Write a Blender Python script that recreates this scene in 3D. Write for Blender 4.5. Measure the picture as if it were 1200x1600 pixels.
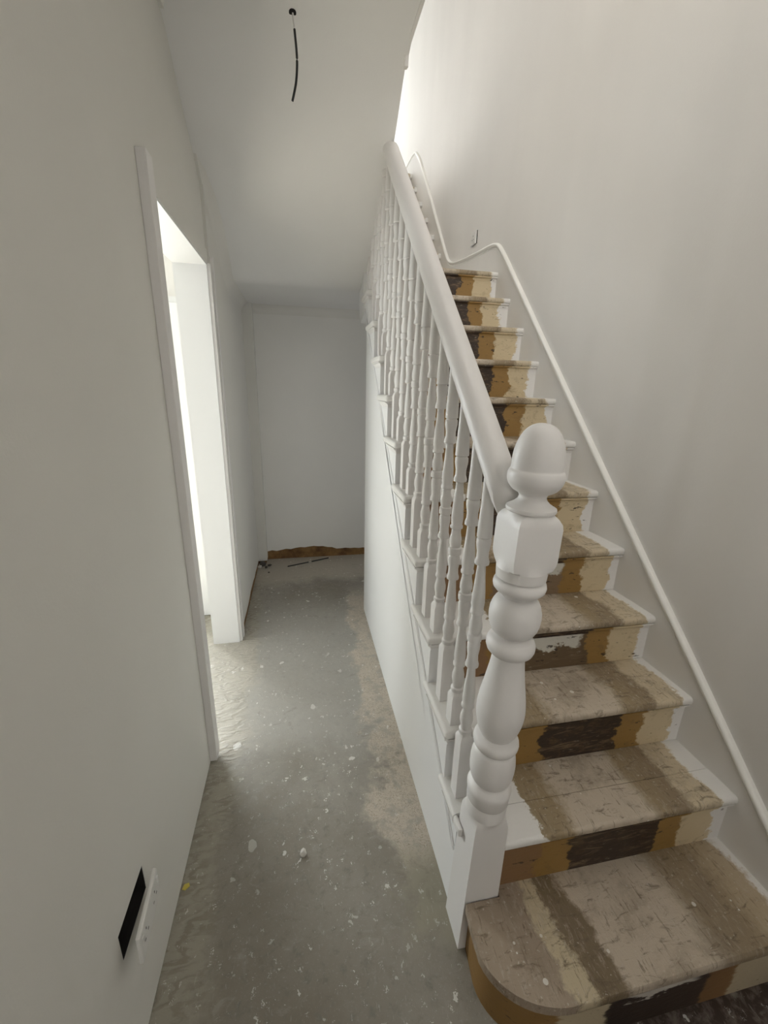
import bpy, bmesh, math, random
from mathutils import Vector, Matrix

for o in list(bpy.data.objects):
    bpy.data.objects.remove(o, do_unlink=True)
scene = bpy.context.scene
C = scene.collection
PI = math.pi

# ------------------------------------------------------------------ camera
def make_camera():
    yaw, pitch, roll, f = 0.200008, -0.291066, 0.024108, 647.1235
    cy, sy, cp, sp = math.cos(yaw), math.sin(yaw), math.cos(pitch), math.sin(pitch)
    fw = Vector((sy*cp, cy*cp, sp)); rt = Vector((cy, -sy, 0)); up = rt.cross(fw)
    c, s = math.cos(roll), math.sin(roll)
    R = c*rt + s*up; U = -s*rt + c*up
    m = Matrix((( R.x, U.x, -fw.x, 0.425983), (R.y, U.y, -fw.y, 0.0), (R.z, U.z, -fw.z, 1.553131), (0, 0, 0, 1)))
    cam = bpy.data.cameras.new('camera'); ob = bpy.data.objects.new('camera', cam); C.objects.link(ob)
    ob.matrix_world = m
    cam.sensor_fit = 'HORIZONTAL'; cam.sensor_width = 36.0; cam.lens = f*36.0/1200.0
    cam.clip_start = 0.02; cam.clip_end = 100
    scene.camera = ob
make_camera()

# ------------------------------------------------------------------ world, light, exposure
w = bpy.data.worlds.new('world'); scene.world = w; w.use_nodes = True
w.node_tree.nodes['Background'].inputs['Color'].default_value = (0.88, 0.93, 1.0, 1)
w.node_tree.nodes['Background'].inputs['Strength'].default_value = 0.35
scene.view_settings.view_transform = 'Standard'
scene.view_settings.look = 'None'
scene.view_settings.gamma = 1.0
scene.view_settings.use_curve_mapping = False
scene.view_settings.exposure = 0.14
scene.cycles.max_bounces = 8
scene.cycles.glossy_bounces = 2
scene.cycles.transmission_bounces = 2

sun = bpy.data.lights.new('sun', 'SUN'); sun.energy = 45.0; sun.angle = 0.02; sun.color = (1.0, 0.99, 0.97)
so = bpy.data.objects.new('sun', sun); C.objects.link(so); so.location = (-8, 1.7, 8)
so.rotation_euler = Vector((1.0, 0.06, -0.98)).to_track_quat('-Z', 'Y').to_euler()   # shines through the side room's window on to its floor
def area(name, loc, direction, sx, sy, power, col):
    l = bpy.data.lights.new(name, 'AREA'); l.shape = 'RECTANGLE'; l.size = sx; l.size_y = sy
    l.energy = power; l.color = col
    o = bpy.data.objects.new(name, l); C.objects.link(o); o.location = loc
    o.rotation_euler = Vector(direction).to_track_quat('-Z', 'Y').to_euler()
    return o
# daylight through the side room's window, the rear landing's window and the glazed front door; fill lamps are added
area('daylight_side_room', (-3.18, 1.75, 1.42), (1, 0, 0), 1.6, 1.75, 40, (0.88, 0.96, 1.0))
area('daylight_rear_room', (-1.75, 5.35, 1.35), (0.25, -1, 0), 2.4, 1.9, 310, (0.93, 0.98, 1.0))
area('daylight_rear_landing', (0.5, 7.3, 4.95), (0.1, -1, -0.15), 1.3, 1.2, 32, (0.96, 0.99, 1.0))
area('fill_upstairs_front', (0.8, -1.65, 3.98), (0, 1, -0.25), 1.5, 1.3, 49, (1.0, 0.97, 0.93))  # added fill from an unseen upstairs window, lights the right wall
area('fill_overhead', (1.25, 1.3, 5.46), (0, 0, -1), 0.8, 1.6, 13, (1.0, 0.98, 0.96))  # added overhead fill for treads and right wall
area('fill_far_end', (1.80, 3.25, 1.1), (-1, 0, 0.15), 0.66, 1.7, 1.3, (1.0, 0.98, 0.95))  # added fill to brighten the far wall and landing underside
area('daylight_front_door', (0.68, -1.72, 1.6), (0.25, 1, -0.05), 0.7, 1.1, 7.5, (1.0, 0.96, 0.91))

# ------------------------------------------------------------------ helpers
def node_mat(name):
    m = bpy.data.materials.new(name); m.use_nodes = True
    nt = m.node_tree; b = nt.nodes['Principled BSDF']
    return m, nt, b
def N(nt, t, **kw):
    n = nt.nodes.new(t)
    for k, v in kw.items(): setattr(n, k, v)
    return n
def L(nt, a, b): nt.links.new(a, b)
def math_n(nt, op, a, b=None, clamp=False):
    n = N(nt, 'ShaderNodeMath', operation=op); n.use_clamp = clamp
    for i, v in enumerate((a, b)):
        if v is None: continue
        if isinstance(v, (int, float)): n.inputs[i].default_value = v
        else: L(nt, v, n.inputs[i])
    return n.outputs[0]
def noise(nt, vec, scale, detail=4, rough=0.55, dist=0.0):
    n = N(nt, 'ShaderNodeTexNoise'); n.inputs['Scale'].default_value = scale
    n.inputs['Detail'].default_value = detail; n.inputs['Roughness'].default_value = rough
    n.inputs['Distortion'].default_value = dist
    if vec is not None: L(nt, vec, n.inputs['Vector'])
    return n.outputs['Fac']
def mapping(nt, vec, sc=(1, 1, 1), rot=(0, 0, 0), loc=(0, 0, 0)):
    n = N(nt, 'ShaderNodeMapping'); n.inputs['Scale'].default_value = sc
    n.inputs['Rotation'].default_value = rot; n.inputs['Location'].default_value = loc
    L(nt, vec, n.inputs['Vector']); return n.outputs[0]
def ramp(nt, fac, stops, interp='LINEAR'):
    n = N(nt, 'ShaderNodeValToRGB'); cr = n.color_ramp; cr.interpolation = interp
    while len(cr.elements) > 1: cr.elements.remove(cr.elements[-1])
    for i, (p, c) in enumerate(stops):
        e = cr.elements[0] if i == 0 else cr.elements.new(p)
        e.position = p; e.color = (*c, 1) if len(c) == 3 else c
    L(nt, fac, n.inputs[0]); return n.outputs[0]
def mix(nt, fac, a, b, mode='MIX'):
    n = N(nt, 'ShaderNodeMix', data_type='RGBA', blend_type=mode)
    if isinstance(fac, (int, float)): n.inputs[0].default_value = fac
    else: L(nt, fac, n.inputs[0])
    for i, v in ((6, a), (7, b)):
        if isinstance(v, tuple): n.inputs[i].default_value = (*v, 1)
        else: L(nt, v, n.inputs[i])
    return n.outputs[2]
def step(nt, v, lo, hi):
    n = N(nt, 'ShaderNodeMapRange'); n.interpolation_type = 'SMOOTHSTEP'
    n.inputs['From Min'].default_value = lo; n.inputs['From Max'].default_value = hi
    L(nt, v, n.inputs['Value']); return n.outputs[0]
def bump(nt, b, h, strength, dist=0.01):
    n = N(nt, 'ShaderNodeBump'); n.inputs['Strength'].default_value = strength
    n.inputs['Distance'].default_value = dist
    L(nt, h, n.inputs['Height']); L(nt, n.outputs[0], b.inputs['Normal'])

def paint(name, col, rough=0.6, var=0.04, bump_s=0.15, sc=18, streak=0.0):
    m, nt, b = node_mat(name)
    pos = N(nt, 'ShaderNodeNewGeometry').outputs['Position']
    n1 = noise(nt, pos, 2.2, 3); n2 = noise(nt, pos, sc*8, 3)
    dark = tuple(c*(1-2*var) for c in col)
    c = mix(nt, n1, dark, col)
    if streak:      # roller and trowel marks running up the wall
        n3 = noise(nt, mapping(nt, pos, (1.7, 1.7, 0.22)), 2.0, 3, 0.5)
        c = mix(nt, step(nt, n3, 0.40, 0.70), c, tuple(v*(1-streak) for v in col))
    L(nt, c, b.inputs['Base Color'])
    b.inputs['Roughness'].default_value = rough
    bump(nt, b, n2, bump_s, 0.002)
    return m
M = {}
M['wall'] = paint('wall_paint', (0.83, 0.81, 0.775), 0.7, streak=0.07)
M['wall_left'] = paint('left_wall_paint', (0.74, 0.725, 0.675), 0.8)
M['ceiling'] = paint('ceiling_paint', (0.83, 0.82, 0.795), 0.85)
M['wall_far'] = paint('far_wall_paint', (0.82, 0.805, 0.765), 0.8)
M['gloss'] = paint('white_woodwork_paint', (0.80, 0.78, 0.755), 0.45, 0.02, 0.08)
M['plaster'] = paint('darkened_side_room_wall', (0.46, 0.45, 0.43), 0.9)  # unseen side-room walls, darkened to cut bounce on to the jamb
M['panel'] = paint('white_panel_paint', (0.86, 0.86, 0.85), 0.4, 0.02, 0.1)
M['plate'] = paint('white_plastic', (0.80, 0.79, 0.76), 0.35, 0.02, 0.02)
M['cap'] = paint('cream_white_gloss', (0.88, 0.87, 0.82), 0.35, 0.02, 0.05)

def plain(name, col, rough=0.6):
    m, nt, b = node_mat(name)
    pos = N(nt, 'ShaderNodeNewGeometry').outputs['Position']
    n1 = noise(nt, pos, 60, 3)
    L(nt, mix(nt, n1, tuple(c*0.75 for c in col), col), b.inputs['Base Color'])
    b.inputs['Roughness'].default_value = rough
    return m
M['black'] = plain('black_rubber', (0.02, 0.02, 0.02), 0.5)
M['void'] = plain('dark_void', (0.015, 0.012, 0.01), 0.9)
M['yellow'] = plain('yellow_paper', (0.75, 0.62, 0.12), 0.7)
M['chip'] = plain('plaster_chip', (0.66, 0.63, 0.57), 0.9)
M['soot'] = plain('dark_rubble', (0.09, 0.08, 0.07), 0.95)

def wear_white(nt, pos):
    """tiny paint splashes"""
    v = N(nt, 'ShaderNodeTexVoronoi'); v.inputs['Scale'].default_value = 26
    L(nt, pos, v.inputs['Vector'])
    sep = N(nt, 'ShaderNodeSeparateColor'); L(nt, v.outputs['Color'], sep.inputs[0])
    r = math_n(nt, 'MULTIPLY', math_n(nt, 'POWER', sep.outputs[0], 9), 0.20)
    return math_n(nt, 'LESS_THAN', v.outputs['Distance'], r)

def tread_mat(name, first=False):
    m, nt, b = node_mat(name)
    pos = N(nt, 'ShaderNodeNewGeometry').outputs['Position']
    sep = N(nt, 'ShaderNodeSeparateXYZ'); L(nt, pos, sep.inputs[0])
    sh = noise(nt, mapping(nt, pos, (0.0, 0.0, 1.0)), 9, 0)                       # every step was painted a little differently
    na = noise(nt, mapping(nt, pos, (1, 0.6, 1)), 7, 6, 0.68)
    nb = noise(nt, pos, 70, 5, 0.7)
    x = math_n(nt, 'ADD', sep.outputs[0], math_n(nt, 'MULTIPLY', math_n(nt, 'SUBTRACT', na, 0.5), 0.13))
    x = math_n(nt, 'ADD', x, math_n(nt, 'MULTIPLY', math_n(nt, 'SUBTRACT', nb, 0.5), 0.05))
    if not first: x = math_n(nt, 'ADD', x, math_n(nt, 'MULTIPLY', math_n(nt, 'SUBTRACT', sh, 0.5), 0.08))
    if first:
        x = math_n(nt, 'ADD', x, math_n(nt, 'MULTIPLY', math_n(nt, 'SUBTRACT', sep.outputs[1], 0.62), 0.12))
    t = math_n(nt, 'DIVIDE', math_n(nt, 'SUBTRACT', x, 0.8), 0.92)
    T = lambda v: (v-0.8)/0.92
    white = (0.80, 0.785, 0.75); olive = (0.31, 0.235, 0.135); grey = (0.53, 0.45, 0.35); cream = (0.58, 0.485, 0.335)
    if first:
        grey1 = (0.34, 0.27, 0.20); pale = (0.56, 0.475, 0.32); olive = (0.19, 0.14, 0.08)
        st = [(0, grey1), (T(0.99), grey1), (T(1.005), pale), (T(1.045), pale), (T(1.06), olive), (T(1.125), olive),
              (T(1.145), grey), (T(1.40), grey), (T(1.47), (0.28, 0.215, 0.135)), (T(1.56), (0.29, 0.22, 0.135)), (T(1.60), (0.42, 0.335, 0.22)), (T(1.665), (0.46, 0.37, 0.25)), (T(1.68), white), (1, white)]
    else:
        st = [(0, white), (T(1.063), white), (T(1.068), olive), (T(1.14), olive), (T(1.18), grey), (T(1.41), grey),
              (T(1.45), olive), (T(1.55), (0.25, 0.185, 0.11)), (T(1.57), cream), (T(1.652), cream), (T(1.662), white), (1, white)]
    base = ramp(nt, t, st)
    # grime, scrubbing marks and bare flakes; nothing on the fresh white ends
    if first: worn = math_n(nt, 'SUBTRACT', 1.0, step(nt, sep.outputs[0], 1.66, 1.68))
    else: worn = math_n(nt, 'MULTIPLY', step(nt, x, 1.063, 1.08), math_n(nt, 'SUBTRACT', 1.0, step(nt, x, 1.645, 1.66)))
    def layer(base, n, lo, hi, amt, col):
        return mix(nt, math_n(nt, 'MULTIPLY', step(nt, n, lo, hi), math_n(nt, 'MULTIPLY', worn, amt)), base, col)
    g0 = noise(nt, pos, 5, 6, 0.7, 0.4)
    g1 = noise(nt, mapping(nt, pos, (1.2, 3.5, 1)), 14, 6, 0.72, 0.8)
    g2 = noise(nt, mapping(nt, pos, (4, 1.2, 1), loc=(3, 1, 0)), 22, 6, 0.75, 0.5)
    g3 = noise(nt, mapping(nt, pos, (7, 1, 1), (0, 0, 0.25), loc=(1, 4, 0)), 18, 6, 0.75, 0.6)
    base = layer(base, g0, 0.48, 0.66, 0.50, (0.225, 0.175, 0.12))
    base = layer(base, g2, 0.50, 0.72, 0.55, (0.52, 0.46, 0.375))
    base = layer(base, g1, 0.53, 0.67, 0.70, (0.12, 0.085, 0.05))
    base = layer(base, g3, 0.57, 0.64, 0.65, (0.13, 0.09, 0.05))
    base = layer(base, noise(nt, mapping(nt, pos, (1, 1, 1), loc=(9, 2, 5)), 90, 3, 0.6), 0.64, 0.70, 0.6, (0.60, 0.55, 0.46))
    base = mix(nt, math_n(nt, 'MULTIPLY', wear_white(nt, pos), math_n(nt, 'MULTIPLY', worn, 0.8)), base, (0.75, 0.73, 0.67))
    L(nt, base, b.inputs['Base Color'])
    b.inputs['Roughness'].default_value = 0.55
    bump(nt, b, math_n(nt, 'ADD', g1, math_n(nt, 'ADD', nb, g3)), 0.4, 0.003)
    return m
def riser_mat(name, centre, patch=None, bare=(0.25, 0.14, 0.065)):
    m, nt, b = node_mat(name)
    pos = N(nt, 'ShaderNodeNewGeometry').outputs['Position']
    sep = N(nt, 'ShaderNodeSeparateXYZ'); L(nt, pos, sep.inputs[0])
    na = noise(nt, mapping(nt, pos, (0.7, 1, 1.3)), 11, 5, 0.6)
    nb = noise(nt, pos, 80, 4, 0.65)
    x = math_n(nt, 'ADD', sep.outputs[0], math_n(nt, 'MULTIPLY', math_n(nt, 'SUBTRACT', na, 0.5), 0.13))
    x = math_n(nt, 'ADD', x, math_n(nt, 'MULTIPLY', math_n(nt, 'SUBTRACT', nb, 0.5), 0.03))
    t = math_n(nt, 'DIVIDE', math_n(nt, 'SUBTRACT', x, 0.8), 0.92)
    T = lambda v: (v-0.8)/0.92
    white = (0.80, 0.785, 0.76); ochre = (0.30, 0.175, 0.05); cream = (0.62, 0.51, 0.33)
    st = [(0, white), (T(0.925), white), (T(0.93), bare), (T(1.045), bare), (T(1.055), ochre), (T(1.15), ochre),
          (T(1.158), centre), (T(1.44), centre), (T(1.446), ochre), (T(1.535), ochre), (T(1.542), cream), (T(1.655), cream), (T(1.662), white), (1, white)]
    base = ramp(nt, t, st)
    mid = math_n(nt, 'MULTIPLY', step(nt, x, 1.15, 1.16), math_n(nt, 'SUBTRACT', 1.0, step(nt, x, 1.43, 1.445)))
    dirt = noise(nt, mapping(nt, pos, (1, 1, 1.5), loc=(2, 3, 8)), 15, 6, 0.72, 0.4)
    nw_ = math_n(nt, 'MULTIPLY', step(nt, x, 0.93, 0.94), math_n(nt, 'SUBTRACT', 1.0, step(nt, x, 1.65, 1.665)))
    base = mix(nt, math_n(nt, 'MULTIPLY', nw_, math_n(nt, 'MULTIPLY', step(nt, dirt, 0.5, 0.75), 0.5)), base, (0.16, 0.10, 0.04))
    st2 = noise(nt, mapping(nt, pos, (1.5, 1, 9)), 7, 6, 0.7, 0.9)
    base = mix(nt, math_n(nt, 'MULTIPLY', mid, math_n(nt, 'MULTIPLY', step(nt, st2, 0.50, 0.68), 0.85)), base, (0.20, 0.135, 0.075))
    base = mix(nt, math_n(nt, 'MULTIPLY', mid, step(nt, noise(nt, mapping(nt, pos, (2, 1, 9), loc=(5, 2, 1)), 8, 5, 0.7), 0.62, 0.7)), base, (0.33, 0.29, 0.22))
    if patch:
        pz, ph = patch
        zz = math_n(nt, 'ADD', sep.outputs[2], math_n(nt, 'MULTIPLY', math_n(nt, 'SUBTRACT', na, 0.5), 0.16))
        zz = math_n(nt, 'ADD', zz, math_n(nt, 'MULTIPLY', math_n(nt, 'SUBTRACT', nb, 0.5), 0.05))
        pm = math_n(nt, 'MULTIPLY', step(nt, zz, pz, pz+0.012), math_n(nt, 'SUBTRACT', 1.0, step(nt, x, ph, ph+0.02)))
        pm = math_n(nt, 'MULTIPLY', pm, step(nt, x, 1.15, 1.16))
        base = mix(nt, pm, base, (0.60, 0.58, 0.51))
    chips = noise(nt, mapping(nt, pos, (0.8, 1, 2.6), loc=(1, 7, 2)), 22, 5, 0.66)
    right = math_n(nt, 'MULTIPLY', step(nt, sep.outputs[0], 0.95, 0.97), math_n(nt, 'SUBTRACT', 1.0, step(nt, sep.outputs[0], 1.68, 1.69)))
    base = mix(nt, math_n(nt, 'MULTIPLY', step(nt, chips, 0.635, 0.655), math_n(nt, 'MULTIPLY', right, 0.9)), base, (0.035, 0.022, 0.014))
    L(nt, base, b.inputs['Base Color'])
    b.inputs['Roughness'].default_value = 0.55
    bump(nt, b, math_n(nt, 'ADD', chips, st2), 0.4, 0.003)
    return m
M['tread'] = tread_mat('worn_stair_tread')
M['tread_first'] = tread_mat('worn_bottom_tread', True)
dark = (0.035, 0.020, 0.012)
M['riser'] = riser_mat('stained_riser', dark)
M['riser_patch'] = riser_mat('stained_riser_with_pale_paint', (0.13, 0.085, 0.045), (0.655, 1.41))
M['riser_patch_b'] = riser_mat('stained_riser_with_torn_pale_paint', (0.22, 0.15, 0.09), (0.845, 1.43))

def first_riser_mat():
    m, nt, b = node_mat('bottom_riser_paint')
    pos = N(nt, 'ShaderNodeNewGeometry').outputs['Position']
    sep = N(nt, 'ShaderNodeSeparateXYZ'); L(nt, pos, sep.inputs[0])
    na = noise(nt, mapping(nt, pos, (1, 1, 2.5)), 10, 5, 0.65)
    x = math_n(nt, 'ADD', sep.outputs[0], math_n(nt, 'MULTIPLY', math_n(nt, 'SUBTRACT', na, 0.5), 0.08))
    t = math_n(nt, 'DIVIDE', math_n(nt, 'SUBTRACT', x, 0.8), 0.92)
    T = lambda v: (v-0.8)/0.92
    ochre = (0.25, 0.14, 0.04); cream = (0.50, 0.42, 0.28); dk = (0.03, 0.018, 0.012)
    base = ramp(nt, t, [(0, ochre), (T(0.985), ochre), (T(0.995), cream), (T(1.115), cream), (T(1.125), dk), (T(1.41), (0.05, 0.03, 0.02)),
                        (T(1.42), (0.22, 0.12, 0.05)), (T(1.50), (0.24, 0.13, 0.05)), (T(1.51), cream), (1, (0.45, 0.38, 0.27))])
    mid = math_n(nt, 'MULTIPLY', step(nt, x, 1.16, 1.18), math_n(nt, 'SUBTRACT', 1.0, step(nt, x, 1.36, 1.4)))
    zz = math_n(nt, 'ADD', sep.outputs[2], math_n(nt, 'MULTIPLY', math_n(nt, 'SUBTRACT', na, 0.5), 0.16))
    band = math_n(nt, 'MULTIPLY', step(nt, zz, 0.10, 0.11), math_n(nt, 'SUBTRACT', 1.0, step(nt, zz, 0.15, 0.16)))
    base = mix(nt, math_n(nt, 'MULTIPLY', mid, band), base, (0.55, 0.51, 0.45))
    g = noise(nt, mapping(nt, pos, (2, 2, 6)), 16, 5, 0.7)
    base = mix(nt, step(nt, g, 0.6, 0.72), base, (0.07, 0.04, 0.02))
    L(nt, base, b.inputs['Base Color']); b.inputs['Roughness'].default_value = 0.6
    bump(nt, b, g, 0.5, 0.004)
    return m
M['riser_first'] = first_riser_mat()

def floor_mat():
    m, nt, b = node_mat('screeded_floor')
    pos = N(nt, 'ShaderNodeNewGeometry').outputs['Position']
    sep = N(nt, 'ShaderNodeSeparateXYZ'); L(nt, pos, sep.inputs[0]); X, Y = sep.outputs[0], sep.outputs[1]
    n1 = noise(nt, pos, 2.6, 5, 0.6, 0.3); n2 = noise(nt, pos, 26, 6, 0.7, 0.3); n3 = noise(nt, pos, 130, 3, 0.6)
    base = ramp(nt, n1, [(0.3, (0.225, 0.198, 0.157)), (0.5, (0.262, 0.237, 0.198)), (0.72, (0.315, 0.292, 0.252))])
    base = mix(nt, step(nt, n2, 0.5, 0.72), base, (0.205, 0.195, 0.165))
    base = mix(nt, math_n(nt, 'MULTIPLY', step(nt, n3, 0.58, 0.72), 0.35), base, (0.42, 0.41, 0.38))
    dust_and_door_light = math_n(nt, 'MULTIPLY', step(nt, math_n(nt, 'ADD', Y, math_n(nt, 'MULTIPLY', n1, 0.6)), 1.45, 1.95), math_n(nt, 'SUBTRACT', 1.0, step(nt, Y, 2.5, 3.1)))
    base = mix(nt, math_n(nt, 'MULTIPLY', dust_and_door_light, 0.5), base, (0.46, 0.455, 0.42))  # chalk dust, paled further to stand in for light from the doorway
    # old adhesive: pinkish tan beside the stair panel, ribbed grey tan beside the left wall, pale by the far wall
    e = math_n(nt, 'MULTIPLY', math_n(nt, 'SUBTRACT', n2, 0.5), 0.16)
    e2 = math_n(nt, 'MULTIPLY', math_n(nt, 'SUBTRACT', n1, 0.5), 0.5)
    ee = math_n(nt, 'ADD', e, e2)
    rx = math_n(nt, 'ADD', X, ee)
    fr = math_n(nt, 'MULTIPLY', step(nt, rx, 0.665, 0.735), math_n(nt, 'SUBTRACT', 1.0, step(nt, Y, 2.75, 3.1)))
    fr = math_n(nt, 'MULTIPLY', fr, step(nt, math_n(nt, 'ADD', Y, e2), 0.72, 0.82))
    wm = noise(nt, pos, 34, 3, 0.6, 2.2)
    tan = mix(nt, math_n(nt, 'SUBTRACT', 1.0, step(nt, math_n(nt, 'ABSOLUTE', math_n(nt, 'SUBTRACT', wm, 0.5)), 0.006, 0.022)), (0.55, 0.49, 0.405), (0.30, 0.26, 0.195))
    tan = mix(nt, step(nt, noise(nt, pos, 15, 5, 0.7), 0.5, 0.62), tan, (0.42, 0.385, 0.325))
    tan = mix(nt, step(nt, math_n(nt, 'ADD', Y, e2), 0.85, 1.15), (0.30, 0.275, 0.21), tan)
    base = mix(nt, fr, base, tan)
    fl = math_n(nt, 'SUBTRACT', 1.0, step(nt, math_n(nt, 'ADD', X, math_n(nt, 'MULTIPLY', ee, 0.6)), 0.07, 0.15))
    wv = N(nt, 'ShaderNodeTexWave'); wv.inputs['Scale'].default_value = 8; wv.inputs['Distortion'].default_value = 14
    wv.inputs['Detail'].default_value = 5; wv.inputs['Detail Scale'].default_value = 2.2
    L(nt, mapping(nt, pos, (0.5, 1.4, 1), (0, 0, 0.5)), wv.inputs['Vector'])
    ltan = mix(nt, math_n(nt, 'MULTIPLY', step(nt, wv.outputs['Fac'], 0.2, 0.9), step(nt, noise(nt, pos, 9, 4), 0.35, 0.6)), (0.37, 0.345, 0.28), (0.27, 0.245, 0.19))
    base = mix(nt, math_n(nt, 'MULTIPLY', fl, 0.85), base, ltan)
    ff = step(nt, math_n(nt, 'ADD', Y, e2), 3.12, 3.3)
    base = mix(nt, math_n(nt, 'MULTIPLY', ff, 0.7), base, (0.47, 0.425, 0.35))
    # chalky worn area outside the side door
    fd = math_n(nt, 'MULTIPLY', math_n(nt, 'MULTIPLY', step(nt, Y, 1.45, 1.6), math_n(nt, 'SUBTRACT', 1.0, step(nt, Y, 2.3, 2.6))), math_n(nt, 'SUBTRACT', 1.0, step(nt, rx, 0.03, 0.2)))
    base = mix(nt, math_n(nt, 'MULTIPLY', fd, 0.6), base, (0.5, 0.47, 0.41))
    # dark stained boards in front of the bottom step
    dk = math_n(nt, 'MULTIPLY', step(nt, math_n(nt, 'ADD', X, ee), 0.98, 1.04), math_n(nt, 'SUBTRACT', 1.0, step(nt, Y, 0.56, 0.6)))
    base = mix(nt, dk, base, mix(nt, step(nt, n2, 0.45, 0.65), (0.05, 0.033, 0.026), (0.16, 0.13, 0.11)))
    # fine pale scratches and smears
    for rot, sc_, lo in ((0.35, 30, 0.66), (-0.5, 24, 0.67), (1.3, 34, 0.68)):
        sn = noise(nt, mapping(nt, pos, (5, 0.7, 1), (0, 0, rot)), sc_, 4, 0.65, 0.3)
        base = mix(nt, math_n(nt, 'MULTIPLY', step(nt, sn, lo, lo+0.05), 0.45), base, (0.52, 0.50, 0.45))
    sm = noise(nt, mapping(nt, pos, (1, 1.6, 1), loc=(4, 4, 0)), 11, 6, 0.72, 0.8)
    base = mix(nt, math_n(nt, 'MULTIPLY', step(nt, sm, 0.56, 0.70), 0.30), base, (0.44, 0.42, 0.37))
    base = mix(nt, math_n(nt, 'MULTIPLY', step(nt, sm, 0.44, 0.30), 0.35), base, (0.17, 0.155, 0.125))
    # white paint drips of several sizes
    spots = None
    for sc, pw, k, off in ((9, 11, 0.16, 0.0), (19, 7, 0.22, 3.3), (40, 6, 0.30, 7.7), (75, 6, 0.34, 1.7)):
        v = N(nt, 'ShaderNodeTexVoronoi'); v.inputs['Scale'].default_value = sc
        L(nt, mapping(nt, mix(nt, 0.035, pos, N_color(nt, pos, sc*2.3)), (1, 0.8, 1), loc=(off, off*0.7, 0)), v.inputs['Vector'])
        s2 = N(nt, 'ShaderNodeSeparateColor'); L(nt, v.outputs['Color'], s2.inputs[0])
        r = math_n(nt, 'MULTIPLY', math_n(nt, 'POWER', s2.outputs[0], pw), k)
        h = math_n(nt, 'LESS_THAN', v.outputs['Distance'], r)
        spots = h if spots is None else math_n(nt, 'MAXIMUM', spots, h)
    cover = math_n(nt, 'ADD', 0.35, math_n(nt, 'MULTIPLY', step(nt, noise(nt, pos, 3.1, 2), 0.4, 0.6), 0.5))
    base = mix(nt, math_n(nt, 'MULTIPLY', spots, cover), base, (0.72, 0.71, 0.67))
    L(nt, base, b.inputs['Base Color'])
    rr = N(nt, 'ShaderNodeMapRange'); rr.inputs['To Min'].default_value = 0.42; rr.inputs['To Max'].default_value = 0.62
    L(nt, n2, rr.inputs['Value']); L(nt, rr.outputs[0], b.inputs['Roughness'])
    hgt = math_n(nt, 'ADD', n2, math_n(nt, 'MULTIPLY', math_n(nt, 'MULTIPLY', wv.outputs['Fac'], fl), 1.2))
    bump(nt, b, hgt, 0.35, 0.006)
    return m
def N_color(nt, pos, sc):
    n = N(nt, 'ShaderNodeTexNoise'); n.inputs['Scale'].default_value = sc; n.inputs['Detail'].default_value = 2
    L(nt, pos, n.inputs['Vector']); return n.outputs['Color']
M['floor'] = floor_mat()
def bare_mat():
    m, nt, b = node_mat('bare_brown_render')
    pos = N(nt, 'ShaderNodeNewGeometry').outputs['Position']
    n1 = noise(nt, pos, 7, 5, 0.65)
    L(nt, ramp(nt, n1, [(0.35, (0.115, 0.055, 0.02)), (0.55, (0.25, 0.14, 0.05)), (0.75, (0.31, 0.19, 0.09))]), b.inputs['Base Color'])
    b.inputs['Roughness'].default_value = 0.9; bump(nt, b, n1, 0.4, 0.01)
    return m
M['bare'] = bare_mat()

# mesh helpers ------------------------------------------------------
def obj(name, bm, mat, parent=None, smooth=False, kind=None):
    bmesh.ops.recalc_face_normals(bm, faces=bm.faces[:])
    me = bpy.data.meshes.new(name); bm.to_mesh(me); bm.free()
    if smooth:
        for p in me.polygons: p.use_smooth = True
    me.materials.append(mat if not isinstance(mat, str) else M[mat])
    o = bpy.data.objects.new(name, me); C.objects.link(o)
    if parent is not None: o.parent = parent
    if kind: o['kind'] = kind
    return o
def box(bm, x0, x1, y0, y1, z0, z1):
    vs = [bm.verts.new((x, y, z)) for x in (x0, x1) for y in (y0, y1) for z in (z0, z1)]
    for f in ((0, 1, 3, 2), (4, 6, 7, 5), (0, 4, 5, 1), (2, 3, 7, 6), (0, 2, 6, 4), (1, 5, 7, 3)):
        bm.faces.new([vs[i] for i in f])
    return vs
def bx(*a):
    bm = bmesh.new(); box(bm, *a); return bm
def bev_box(x0, x1, y0, y1, z0, z1, wd, seg=2):
    bm = bx(x0, x1, y0, y1, z0, z1)
    bmesh.ops.bevel(bm, geom=bm.edges[:], offset=wd, segments=seg, profile=0.5, affect='EDGES'); return bm
def prism_x(pts, x0, x1, bm=None):
    """(y,z) outline extruded along x"""
    bm = bm or bmesh.new()
    a = [bm.verts.new((x0, y, z)) for y, z in pts]; b = [bm.verts.new((x1, y, z)) for y, z in pts]
    n = len(pts); bm.faces.new(a); bm.faces.new(b[::-1])
    for i in range(n): bm.faces.new((a[i], b[i], b[(i+1) % n], a[(i+1) % n]))
    return bm
def prism_z(pts, z0, z1, bm=None):
    bm = bm or bmesh.new()
    a = [bm.verts.new((x, y, z0)) for x, y in pts]; b = [bm.verts.new((x, y, z1)) for x, y in pts]
    n = len(pts); bm.faces.new(a); bm.faces.new(b[::-1])
    for i in range(n): bm.faces.new((a[i], b[i], b[(i+1) % n], a[(i+1) % n]))
    return bm
def prism_y(pts, y0, y1, bm=None):
    bm = bm or bmesh.new()
    a = [bm.verts.new((x, y0, z)) for x, z in pts]; b = [bm.verts.new((x, y1, z)) for x, z in pts]
    n = len(pts); bm.faces.new(a); bm.faces.new(b[::-1])
    for i in range(n): bm.faces.new((a[i], b[i], b[(i+1) % n], a[(i+1) % n]))
    return bm
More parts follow.
